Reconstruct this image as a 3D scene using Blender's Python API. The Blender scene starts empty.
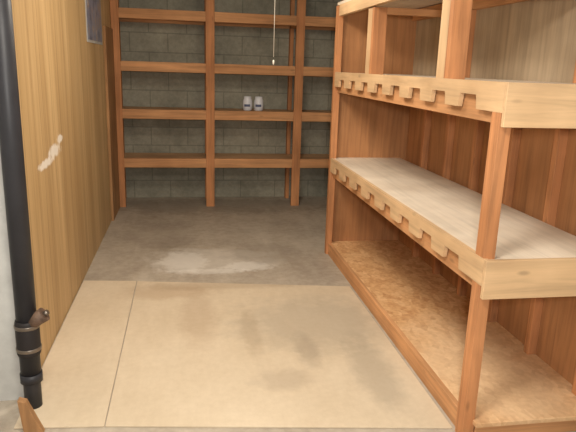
import bpy, bmesh, math, random
from mathutils import Matrix, Vector
random.seed(4)
S = bpy.context.scene
S.view_settings.view_transform = 'Standard'
COL = S.collection

def lin(c):
    return tuple(((v/255)/12.92 if v/255 <= 0.04045 else (((v/255)+0.055)/1.055)**2.4) for v in c)+(1,)

class NT:
    def __init__(s, name, rough=0.7):
        s.m = bpy.data.materials.new(name); s.m.use_nodes = True
        s.t = s.m.node_tree; s.n = s.t.nodes; s.b = s.n['Principled BSDF']
        s.b.inputs['Roughness'].default_value = rough
        s.b.inputs['Specular IOR Level'].default_value = 0.3
        s.tc = s.n.new('ShaderNodeTexCoord'); s.co = s.tc.outputs['Object']
    def link(s, a, b): s.t.links.new(a, b)
    def map(s, scale, loc=(0,0,0)):
        m = s.n.new('ShaderNodeMapping'); m.inputs['Scale'].default_value = scale
        m.inputs['Location'].default_value = loc
        s.link(s.co, m.inputs['Vector']); return m.outputs[0]
    def noise(s, vec, scale=1, detail=5, rough=0.6, dist=0):
        n = s.n.new('ShaderNodeTexNoise'); n.inputs['Scale'].default_value = scale
        n.inputs['Detail'].default_value = detail; n.inputs['Roughness'].default_value = rough
        n.inputs['Distortion'].default_value = dist
        s.link(vec, n.inputs['Vector']); return n.outputs[0]
    def ramp(s, fac, stops):
        r = s.n.new('ShaderNodeValToRGB'); e = r.color_ramp.elements
        while len(e) < len(stops): e.new(0.5)
        for i, (p, c) in enumerate(stops):
            e[i].position = p; e[i].color = c if len(c) == 4 else lin(c)
        s.link(fac, r.inputs[0]); return r.outputs[0]
    def mix(s, fac, a, b, mode='MIX'):
        m = s.n.new('ShaderNodeMix'); m.data_type = 'RGBA'; m.blend_type = mode
        for v, i in ((fac, 0), (a, 6), (b, 7)):
            if isinstance(v, (int, float)): m.inputs[i].default_value = v
            elif isinstance(v, tuple): m.inputs[i].default_value = v
            else: s.link(v, m.inputs[i])
        return m.outputs[2]
    def math(s, op, a, b=0.0, c=None):
        m = s.n.new('ShaderNodeMath'); m.operation = op
        for i, v in enumerate((a, b) if c is None else (a, b, c)):
            if isinstance(v, (int, float)): m.inputs[i].default_value = v
            else: s.link(v, m.inputs[i])
        return m.outputs[0]
    def xyz(s):
        x = s.n.new('ShaderNodeSeparateXYZ'); s.link(s.co, x.inputs[0]); return x.outputs
    def bump(s, h, st=0.2, d=0.01):
        b = s.n.new('ShaderNodeBump'); b.inputs['Strength'].default_value = st
        b.inputs['Distance'].default_value = d
        s.link(h, b.inputs['Height']); s.link(b.outputs[0], s.b.inputs['Normal'])
    def out(s, c):
        s.link(c, s.b.inputs['Base Color']); return s.m
    def blob(s, cx, cy, rx, ry, ax=(0,1), ns=6, amp=0.9, soft=0.5):
        """soft elliptical patch mask with ragged edge"""
        o = s.xyz()
        dx = s.math('DIVIDE', s.math('SUBTRACT', o[ax[0]], cx), rx)
        dy = s.math('DIVIDE', s.math('SUBTRACT', o[ax[1]], cy), ry)
        d = s.math('SQRT', s.math('ADD', s.math('MULTIPLY', dx, dx), s.math('MULTIPLY', dy, dy)))
        n = s.noise(s.map((1,1,1)), ns, 6, 0.65)
        d = s.math('ADD', d, s.math('MULTIPLY', s.math('SUBTRACT', n, 0.5), amp*2))
        m = s.n.new('ShaderNodeMapRange'); m.inputs[1].default_value = 1+soft/2
        m.inputs[2].default_value = 1-soft/2; s.link(d, m.inputs[0]); return m.outputs[0]

def wood(name, c, axis, rough=0.7, var=0.16, knots=True):
    t = NT(name, rough)
    sc = [26, 26, 26]; sc[axis] = 1.3
    g = t.noise(t.map(tuple(sc)), 1, 6, 0.65, 0.6)
    dk = tuple(v*(1-var) for v in c); lt = tuple(min(255, v*(1+var*0.6)) for v in c)
    col = t.ramp(g, [(0.3, dk), (0.52, c), (0.75, lt)])
    big = t.noise(t.map((2.3, 2.3, 2.3)), 1, 3, 0.5)
    col = t.mix(1.0, col, t.ramp(big, [(0.3, (218,212,206)), (0.7, (255,255,255))]), 'MULTIPLY')
    if knots:
        v = t.n.new('ShaderNodeTexVoronoi'); v.inputs['Scale'].default_value = 1
        s2 = [9, 9, 9]; s2[axis] = 3.2
        t.link(t.map(tuple(s2)), v.inputs['Vector'])
        k = t.ramp(v.outputs['Distance'], [(0.04, (255,)*3), (0.11, (0,)*3)])
        col = t.mix(t.math('MULTIPLY', k, 0.5), col, lin(tuple(v*0.6 for v in c)))
    t.bump(g, 0.2, 0.003)
    return t.out(col)

OR = (214,160,112)
w_or = [wood('lumber_%s' % 'xyz'[i], OR if i != 2 else (202,142,96), i) for i in range(3)]
w_lt = [wood('pale_ply_%s' % 'xyz'[i], (222,188,146), i, 0.7, 0.10) for i in range(3)]
w_top = wood('shelf_board', (236,224,206), 1, 0.65, 0.06, False)
w_brown = wood('hardboard', (186,134,90), 2, 0.75, 0.14, False)
w_aged = wood('weathered_ply', (186,166,138), 2, 0.75, 0.12, False)
w_edge = wood('trim_board', (176,134,92), 2, 0.7, 0.18, False)
w_backtop = wood('shelf_board_aged', (210,172,132), 0, 0.7, 0.12, False)

# OSB
t = NT('osb', 0.6)
v = t.n.new('ShaderNodeTexVoronoi'); v.inputs['Scale'].default_value = 1; t.link(t.map((30, 16, 20)), v.inputs['Vector'])
n = t.noise(t.map((1,1,1)), 40, 4)
sp = t.n.new('ShaderNodeSeparateColor'); t.link(v.outputs['Color'], sp.inputs[0])
c = t.ramp(sp.outputs[0], [(0.0, (190,138,90)), (0.5, (210,162,112)), (1.0, (226,184,136))])
c = t.mix(0.35, c, t.ramp(n, [(0.35, (172,122,78)), (0.65, (234,196,148))]))
worn = t.blob(1.42, 2.35, 0.35, 0.55, (0,1), 5, 0.6, 0.8)
c = t.mix(t.math('MULTIPLY', worn, 0.45), c, lin((230,206,172)))
m_osb = t.out(c)

# concrete wall
def concrete(name, a, b, blocks=None, k=0.45):
    t = NT(name, 0.9)
    n = t.noise(t.map((1,1,1)), 2.2, 8, 0.65)
    f = t.noise(t.map((1,1,1)), 30, 4, 0.6)
    c = t.ramp(n, [(0.3, a), (0.7, b)])
    c = t.mix(0.35, c, t.mix(1.0, c, t.ramp(f, [(0.35, (190,190,190)), (0.65, (255,255,255))]), 'MULTIPLY'))
    br = t.n.new('ShaderNodeTexBrick'); br.inputs['Scale'].default_value = 1
    br.inputs['Brick Width'].default_value = 0.4; br.inputs['Row Height'].default_value = 0.2
    br.inputs['Mortar Size'].default_value = 0.006
    o = t.xyz(); cb = t.n.new('ShaderNodeCombineXYZ')
    t.link(o[blocks], cb.inputs[0]); t.link(o[2], cb.inputs[1]); t.link(cb.outputs[0], br.inputs['Vector'])
    c = t.mix(t.math('MULTIPLY', br.outputs['Fac'], k), c, lin(tuple(v*0.6 for v in a)))
    t.bump(f, 0.2, 0.004)
    return t.out(c)
m_cw = concrete('concrete_wall', (134,132,118), (174,170,152), 0, 0.4)
m_cwr = concrete('concrete_wall_side', (166,158,144), (194,186,168), 1, 0.3)

# floor
t = NT('concrete_floor', 0.6)
n = t.noise(t.map((1,1,1)), 1.8, 8, 0.62); f = t.noise(t.map((1,1,1)), 16, 6, 0.7)
c = t.ramp(n, [(0.3, (148,136,120)), (0.5, (170,158,142)), (0.7, (188,177,160))])
c = t.mix(0.3, c, t.ramp(f, [(0.35, (138,126,112)), (0.65, (196,186,170))]))
st = t.noise(t.map((5, 0.9, 1)), 1.0, 5, 0.6)
c = t.mix(t.math('MULTIPLY', t.ramp(st, [(0.5, (0,0,0)), (0.68, (255,)*3)]), 0.3), c, lin((202,193,178)))
for bx, by, rx, ry, a_, cc, ns in ((0.20, 4.42, 0.48, 0.28, 0.38, (214,208,198), 5), (-0.05, 4.40, 0.18, 0.24, 0.45, (226,222,214), 12),
        (0.45, 4.25, 0.18, 0.10, 0.45, (226,222,214), 14), (0.15, 4.16, 0.3, 0.05, 0.4, (226,222,214), 14), (0.62, 4.6, 0.3, 0.25, 0.3, (124,112,98), 5),
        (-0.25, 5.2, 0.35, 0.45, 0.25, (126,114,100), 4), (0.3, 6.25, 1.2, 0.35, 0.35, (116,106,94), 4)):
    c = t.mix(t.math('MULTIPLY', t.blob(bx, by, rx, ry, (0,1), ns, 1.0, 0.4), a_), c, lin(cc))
t.bump(f, 0.12, 0.003); m_floor = t.out(c)

# floor sheets
t = NT('plywood_sheet', 0.55)
n = t.noise(t.map((1,1,1)), 1.3, 6, 0.55); f = t.noise(t.map((16, 4, 3)), 1, 6, 0.7)
f3 = t.noise(t.map((1,1,1)), 28, 5, 0.7)
c = t.ramp(n, [(0.3, (196,178,150)), (0.7, (214,198,172))])
c = t.mix(0.15, c, t.ramp(f, [(0.3, (172,152,128)), (0.7, (224,210,190))]))
c = t.mix(0.12, c, t.ramp(f3, [(0.35, (166,150,130)), (0.65, (218,206,188))]))
for bx, by, rx, ry, a_, cc in ((0.75, 3.2, 0.45, 0.35, 0.5, (162,150,132)), (0.05, 3.35, 0.10, 0.40, 0.3, (160,134,108)),
                           (0.45, 2.55, 0.14, 0.09, 0.35, (156,140,122)), (0.62, 2.85, 0.06, 0.18, 0.5, (154,140,122)),
                           (-0.15, 3.75, 0.3, 0.12, 0.35, (170,142,112)), (0.92, 2.6, 0.10, 0.35, 0.45, (154,142,124)),
                           (0.35, 3.1, 0.05, 0.30, 0.35, (160,142,118)), (0.3, 3.85, 0.6, 0.08, 0.35, (160,140,116))):
    m_ = t.blob(bx, by, rx, ry, (0,1), 8, 0.7, 0.7)
    c = t.mix(t.math('MULTIPLY', m_, a_), c, lin(cc))
m_sheet = t.out(c)

# wall paneling
t = NT('wood_paneling', 0.5)
g = t.noise(t.map((20, 20, 0.8)), 1, 6, 0.65, 0.8)
c = t.ramp(g, [(0.3, (186,154,108)), (0.5, (202,170,122)), (0.72, (214,184,138))])
g2 = t.noise(t.map((3.2, 3.2, 0.25)), 1, 2)
c = t.mix(1.0, c, t.ramp(g2, [(0.35, (222,216,208)), (0.65, (255,255,255))]), 'MULTIPLY')
o = t.xyz()
fr = t.math('FRACT', t.math('DIVIDE', t.math('ADD', o[1], 0.02), 0.2032))
g3 = t.math('LESS_THAN', fr, 0.03)
fr2 = t.math('FRACT', t.math('DIVIDE', t.math('ADD', o[1], 0.09), 0.4064))
g4 = t.math('MAXIMUM', g3, t.math('LESS_THAN', fr2, 0.014))
c = t.mix(t.math('MULTIPLY', g4, 0.55), c, lin((126,90,54)))
for cy, cz, ry, rz in ((3.20, 0.965, 0.15, 0.022), (3.42, 1.00, 0.14, 0.034), (3.58, 1.05, 0.07, 0.022)):
    m_ = t.blob(cy, cz, ry, rz, (1,2), 22, 1.0, 0.5)
    c = t.mix(t.math('MULTIPLY', m_, 0.8), c, lin((240,234,224)))
t.bump(g4, -0.3, 0.003)
m_panel = t.out(c)

def plain(name, c, rough=0.6, metal=0, var=0.12, sc=8):
    t = NT(name, rough); t.b.inputs['Metallic'].default_value = metal
    n = t.noise(t.map((1,1,1)), sc, 5)
    return t.out(t.ramp(n, [(0.3, tuple(v*(1-var) for v in c)), (0.7, c)]))
m_white = plain('painted_white', (200,200,196), 0.5)
m_ceil = plain('ceiling_paint', (210,208,202), 0.9)
m_black = plain('black_pipe', (52,52,56), 0.45)
m_rubber = plain('rubber_boot', (44,40,40), 0.6)
m_rust = plain('rusty_cast_iron', (122,98,82), 0.6, 0.2, 0.3, 30)
m_steel = plain('steel_clamp', (140,130,120), 0.35, 0.8)
m_cord = plain('cord', (226,220,206), 0.8)
m_cer = plain('glazed_ceramic', (230,232,238), 0.25)
m_ink = plain('printed_label', (90,98,128), 0.5)

def boxes(name, items, bevel=0.002, parent=None):
    """items: (x0,x1,y0,y1,z0,z1,mat)"""
    bm = bmesh.new(); mats = []
    for it in items:
        x0,x1,y0,y1,z0,z1,m = it[:7]
        if m not in mats: mats.append(m)
        r = bmesh.ops.create_cube(bm, size=1)
        bmesh.ops.transform(bm, matrix=Matrix.Translation(((x0+x1)/2,(y0+y1)/2,(z0+z1)/2)) @ Matrix.Diagonal((x1-x0,y1-y0,z1-z0,1)), verts=r['verts'])
        for f in {f for v in r['verts'] for f in v.link_faces}: f.material_index = mats.index(m)
    return finish(name, bm, mats, bevel, parent)
def finish(name, bm, mats, bevel=0, parent=None, smooth=False):
    me = bpy.data.meshes.new(name); bmesh.ops.recalc_face_normals(bm, faces=bm.faces); bm.to_mesh(me); bm.free()
    for m in mats: me.materials.append(m)
    if smooth:
        for p in me.polygons: p.use_smooth = True
    ob = bpy.data.objects.new(name, me); COL.objects.link(ob)
    if bevel:
        b = ob.modifiers.new('b', 'BEVEL'); b.width = bevel; b.segments = 2; b.limit_method = 'ANGLE'
    if parent: ob.parent = parent
    return ob
def lathe(bm, prof, cx, cy, seg=32, mi=0):
    rings = []
    for r, z in prof:
        rings.append([bm.verts.new((cx+r*math.cos(2*math.pi*i/seg), cy+r*math.sin(2*math.pi*i/seg), z)) for i in range(seg)])
    for a, b in zip(rings, rings[1:]):
        for i in range(seg):
            f = bm.faces.new((a[i], a[(i+1)%seg], b[(i+1)%seg], b[i])); f.material_index = mi
    for r in (rings[0], rings[-1]):
        f = bm.faces.new(r); f.material_index = mi

# ---------------- room shell
XL = -0.735
boxes('floor', [(-1.6,1.9,-1.0,6.8,-0.1,0,m_floor)], 0)
boxes('ceiling', [(-1.6,1.9,-1.0,6.8,2.42,2.5,m_ceil)], 0)
boxes('wall_back', [(-0.735,1.78,6.68,6.8,0,2.42,m_cw)], 0)
boxes('wall_right', [(1.78,1.9,-1.0,6.8,0,2.42,m_cwr)], 0)
boxes('wall_left', [(XL-0.10,XL,2.56,6.8,0,2.42,m_panel)], 0)
boxes('wall_entry', [(-1.5,XL-0.001,2.52,2.558,0,2.42,m_white)], 0)
boxes('wall_left_entry', [(-1.6,-1.5,-1.0,2.56,0,2.42,m_ceil)], 0)
boxes('wall_front', [(-1.6,1.9,-1.1,-1.0,0,2.42,m_ceil)], 0)
boxes('trim_1', [(XL,XL+0.022,5.66,6.21,0,1.80,w_edge)], 0.002)

# floor sheets (slightly skewed)
def sheet(name, pts, h):
    bm = bmesh.new()
    b = [bm.verts.new((x,y,0.0)) for x,y in pts]; tt = [bm.verts.new((x,y,h)) for x,y in pts]
    bm.faces.new(b[::-1]); bm.faces.new(tt)
    for i in range(4): bm.faces.new((b[i],b[(i+1)%4],tt[(i+1)%4],tt[i]))
    return finish(name, bm, [m_sheet], 0.002)
sheet('plywood_floor_sheet', [(-0.728,2.29),(-0.361,2.26),(-0.366,3.98),(-0.728,4.02)], 0.008)
sheet('plywood_floor_sheet', [(-0.357,2.26),(1.115,2.07),(1.115,3.75),(-0.361,3.975)], 0.008)

# ---------------- back shelving
it = []
px = [(-0.732,-0.655),(0.19,0.278),(1.118,1.206),(1.69,1.778)]
for i,(a,b) in enumerate(px):
    it.append((a,b,6.22,6.26,0,2.418,w_or[2]))
    it.append((a,a+0.04,6.60,6.68,0,2.418,w_or[2]))
for zt in (2.0,1.497,1.023,0.517):
    it.append((-0.70,1.775,6.242,6.66,zt-0.018,zt,w_backtop))
    for a,b in zip(px, px[1:]):
        it.append((a[1],b[0],6.225,6.262,zt-0.092,zt+0.004,w_or[0]))
    for a,b in px:
        it.append((a,a+0.04,6.26,6.66,zt-0.10,zt-0.018,w_or[1]))
    it.append((-0.70,1.775,6.642,6.68,zt-0.10,zt-0.018,w_or[0]))
boxes('built_in_wall_shelving', it)

# ---------------- right shelving unit
X0, X1, Y0, Y1 = 1.13, 1.775, 1.98, 4.58
it = []
it += [(X0-0.011,X0+0.038,Y0+0.01,Y0+0.075,0,1.44,w_or[2]),
       (X0-0.014,X0+0.035,Y1-0.08,Y1-0.035,0,1.95,w_or[2]),
       (X1-0.05,X1-0.005,Y0+0.02,Y0+0.10,0,1.95,w_or[2])]
# bottom
it += [(X0+0.03,X1-0.005,Y0-0.02,Y1-0.02,0.075,0.095,m_osb),
       (X0+0.005,X0+0.04,Y0+0.076,Y1-0.081,0.0,0.094,w_or[1]),
       (X0+0.045,X1-0.06,Y0+0.01,Y0+0.05,0,0.075,w_or[0])]
H = 0.155
for zt in (0.80, 1.465):
    it += [(X0-0.004,X1-0.06,Y0+0.0,Y1-0.02,zt-0.018,zt,w_top),
           (X0-0.012,X1-0.06,Y0-0.02,Y0-0.001,zt-H,zt+0.004,w_lt[0]),
           (X0+0.014,X0+0.05,Y0+0.076,Y1-0.081,zt-H+0.005,zt-0.02,w_or[1]),
           (X1-0.10,X1-0.06,Y0+0.02,Y1-0.05,zt-0.10,zt-0.018,w_or[1])]
    y = Y0+0.34
    while y < Y1-0.2:
        it.append((X0+0.05,X1-0.10,y,y+0.04,zt-0.10,zt-0.018,w_or[0])); y += 0.36
# end panel (far) and back panelling
it += [(X0+0.036,X1-0.005,Y1-0.03,Y1-0.01,0,1.95,w_brown),
       (X1-0.012,X1-0.002,Y0+0.0,Y1-0.03,0,1.44,w_brown),
       (X1-0.012,X1-0.002,Y0+0.0,Y1-0.03,1.445,1.95,w_aged)]
y = Y0+0.12
while y < Y1-0.1:
    it.append((X1-0.058,X1-0.012,y,y+0.04,0.095,1.442,w_or[2])); y += 0.40
# upper tier
for y in (2.52, 3.66):
    it.append((X0+0.01,X0+0.095,y,y+0.04,1.466,1.87,w_or[2]))
    it.append((X0+0.012,X0+0.03,y+0.04,y+0.13,1.466,1.87,w_lt[2]))
    it.append((X1-0.06,X1-0.012,y-0.1,y-0.06,1.46,1.87,w_or[2]))
    it.append((X0+0.09,X1-0.06,y,y+0.04,1.83,1.87,w_or[0]))
it += [(X0-0.005,X1-0.013,Y0+0.3,Y1-0.031,1.955,1.975,w_top),
       (X0-0.005,X0+0.03,Y0+0.3,Y1-0.09,1.875,1.955,w_lt[1]),
       (X1-0.05,X1-0.013,Y0+0.3,Y1-0.031,1.87,1.949,w_or[1])]
unit = boxes('built_in_storage_shelves', it)
# notched fascias : square-cut slots along lower edge
bm = bmesh.new()
for zt in (0.80, 1.465):
    prof = [(Y0, zt+0.004), (Y0, zt-0.105), (Y0+0.12, zt-0.105)]
    y = Y0+0.20
    while y < Y1-0.25:
        prof += [(y, zt-0.105), (y+0.01, zt-0.05), (y+0.15, zt-0.05), (y+0.16, zt-0.105)]
        y += 0.29
    prof += [(Y1-0.085, zt-0.105), (Y1-0.085, zt+0.004)]
    a = [bm.verts.new((X0-0.012, p, z)) for p, z in prof]; b = [bm.verts.new((X0+0.007, p, z)) for p, z in prof]
    bm.faces.new(a); bm.faces.new(b[::-1])
    for i in range(len(a)):
        j = (i+1) % len(a); bm.faces.new((a[i], b[i], b[j], a[j]))
finish('notched_fascia', bm, [w_lt[1]], 0, unit)

# ---------------- drain pipe
bm = bmesh.new(); cx, cy = -0.687, 2.455
lathe(bm, [(0.042,0.17),(0.042,2.415)], cx, cy, 32, 0)
lathe(bm, [(0.046,0.26),(0.049,0.27),(0.049,0.41),(0.046,0.42)], cx, cy, 32, 1)
for z in (0.28, 0.385):
    lathe(bm, [(0.051,z),(0.052,z+0.002),(0.052,z+0.014),(0.051,z+0.016)], cx, cy, 32, 2)
lathe(bm, [(0.036,0.0),(0.036,0.17),(0.036,0.2)], cx, cy, 32, 0)
lathe(bm, [(0.046,0.13),(0.046,0.17)], cx, cy, 32, 0)
r = bmesh.ops.create_cone(bm, cap_ends=True, segments=24, radius1=0.026, radius2=0.032, depth=0.08)
bmesh.ops.transform(bm, matrix=Matrix.Translation((cx+0.045, cy-0.015, 0.425)) @ Matrix.Rotation(math.radians(55), 4, 'Y'), verts=r['verts'])
for f in {f for v in r['verts'] for f in v.link_faces}: f.material_index = 3
r = bmesh.ops.create_cone(bm, cap_ends=True, segments=6, radius1=0.014, radius2=0.012, depth=0.02)
bmesh.ops.transform(bm, matrix=Matrix.Translation((cx+0.084, cy-0.015, 0.452)) @ Matrix.Rotation(math.radians(55), 4, 'Y'), verts=r['verts'])
for f in {f for v in r['verts'] for f in v.link_faces}: f.material_index = 2
finish('drain_pipe', bm, [m_black, m_rubber, m_steel, m_rust], 0, None, False)
for p in bpy.data.objects['drain_pipe'].data.polygons: p.use_smooth = len(p.vertices) == 4

# wood wedge beside the pipe
bm = bmesh.new()
pts = [(-0.675,0.0),(-0.60,0.0),(-0.66,0.15),(-0.69,0.16)]
a = [bm.verts.new((x,2.24,z)) for x,z in pts]; b = [bm.verts.new((x,2.275,z)) for x,z in pts]
bm.faces.new(a); bm.faces.new(b[::-1])
for i in range(4): bm.faces.new((a[i],b[i],b[(i+1)%4],a[(i+1)%4]))
finish('wood_wedge', bm, [w_edge], 0.002)

# ---------------- poster
t = NT('poster_print', 0.4)
n = t.noise(t.map((1,1,1)), 7, 4)
m_post = t.out(t.ramp(n, [(0.35, (90,88,102)), (0.5, (134,140,164)), (0.62, (160,140,122)), (0.7, (200,204,216))]))
boxes('wall_poster', [(XL+0.001,XL+0.005,4.74,5.55,1.63,2.10,m_white),(XL+0.004,XL+0.007,4.77,5.52,1.65,2.08,m_post)], 0)

# ---------------- jars
def mug(x):
    y = 6.36; z=1.0235; k=1.2
    bm = bmesh.new()
    P = [(0.030,0),(0.040,0.008),(0.043,0.05),(0.041,0.09),(0.034,0.108),(0.034,0.125),(0.030,0.125),(0.030,0.108),(0.036,0.085),(0.037,0.02),(0.01,0.012)]
    lathe(bm, [(r*k, z+h*k) for r,h in P], x, y, 28, 0)
    vs = []
    for i in range(8):
        a = math.radians(225+i*10)
        vs.append([bm.verts.new((x+0.0535*math.cos(a), y+0.0535*math.sin(a), zz)) for zz in (z+0.045, z+0.07)])
    for p, q in zip(vs, vs[1:]):
        f = bm.faces.new((p[0], q[0], q[1], p[1])); f.material_index = 1
    finish('ceramic_jar', bm, [m_cer, m_ink], 0, None, True)
mug(0.635); mug(0.755)

# ---------------- ceiling lamp w/ pull cord
e = bpy.data.objects.new('ceiling_light', None); COL.objects.link(e)
LX, LY = 0.565, 4.25
bm = bmesh.new()
lathe(bm, [(0.065,2.42),(0.065,2.40),(0.04,2.385),(0.028,2.35),(0.024,2.33)], LX, LY, 32)
finish('lamp_holder', bm, [m_white], 0, e, True)
mb = NT('bulb_glow'); mb.b.inputs['Emission Color'].default_value = lin((255,225,180)); mb.b.inputs['Emission Strength'].default_value = 4
bm = bmesh.new()
lathe(bm, [(0.014,2.33),(0.016,2.315),(0.028,2.285),(0.031,2.265),(0.026,2.24),(0.012,2.228)], LX, LY, 32)
bulb = finish('bulb', bm, [mb.m], 0, e, True)
bm = bmesh.new()
lathe(bm, [(0.0022,1.56),(0.0022,2.37)], LX+0.04, LY, 8)
lathe(bm, [(0.002,1.54),(0.007,1.535),(0.006,1.515),(0.002,1.505)], LX+0.04, LY, 12)
finish('pull_cord', bm, [m_cord], 0, e, True)

# ---------------- lights
def area(loc, size, power, col, rot=(0,0,0)):
    l = bpy.data.lights.new('l', 'AREA'); l.size = size; l.energy = power; l.color = col
    o = bpy.data.objects.new('light_source', l); o.location = loc; o.rotation_euler = rot; COL.objects.link(o)
area((-0.1, 1.2, 2.36), 0.5, 44, (1,0.93,0.82), (math.radians(15), math.radians(-12), 0))
area((0.2, 3.3, 2.38), 0.4, 25, (1,0.91,0.78))
l = bpy.data.lights.new('flash', 'AREA'); l.size = 0.15; l.energy = 44; l.color = (1,0.96,0.91)
o = bpy.data.objects.new('camera_flash', l); o.location = (0.05,-0.1,1.6); o.rotation_euler = (math.radians(80),0,math.radians(-8)); COL.objects.link(o)
p = bpy.data.lights.new('bulb_light', 'POINT'); p.energy = 14; p.color = (1,0.88,0.72); p.shadow_soft_size = 0.05
o = bpy.data.objects.new('bulb_light', p); o.location = (LX, LY, 2.18); COL.objects.link(o); o.parent = e
W = bpy.data.worlds.new('w'); S.world = W; W.use_nodes = True
W.node_tree.nodes['Background'].inputs[0].default_value = (1,0.92,0.8,1); W.node_tree.nodes['Background'].inputs[1].default_value = 0.3

# ---------------- camera
cam = bpy.data.cameras.new('camera'); cam.sensor_width = 36; cam.lens = 36*585/576; cam.clip_start = 0.02
co = bpy.data.objects.new('camera', cam); COL.objects.link(co)
back = Vector((-.1673,-.9543,.248)).normalized(); up = Vector((.0113,.2496,.968))
right = up.cross(back).normalized(); up = back.cross(right)
M = Matrix((right, up, back)).transposed().to_4x4(); M.translation = Vector((0,0,1.5))
co.matrix_world = M; S.camera = co
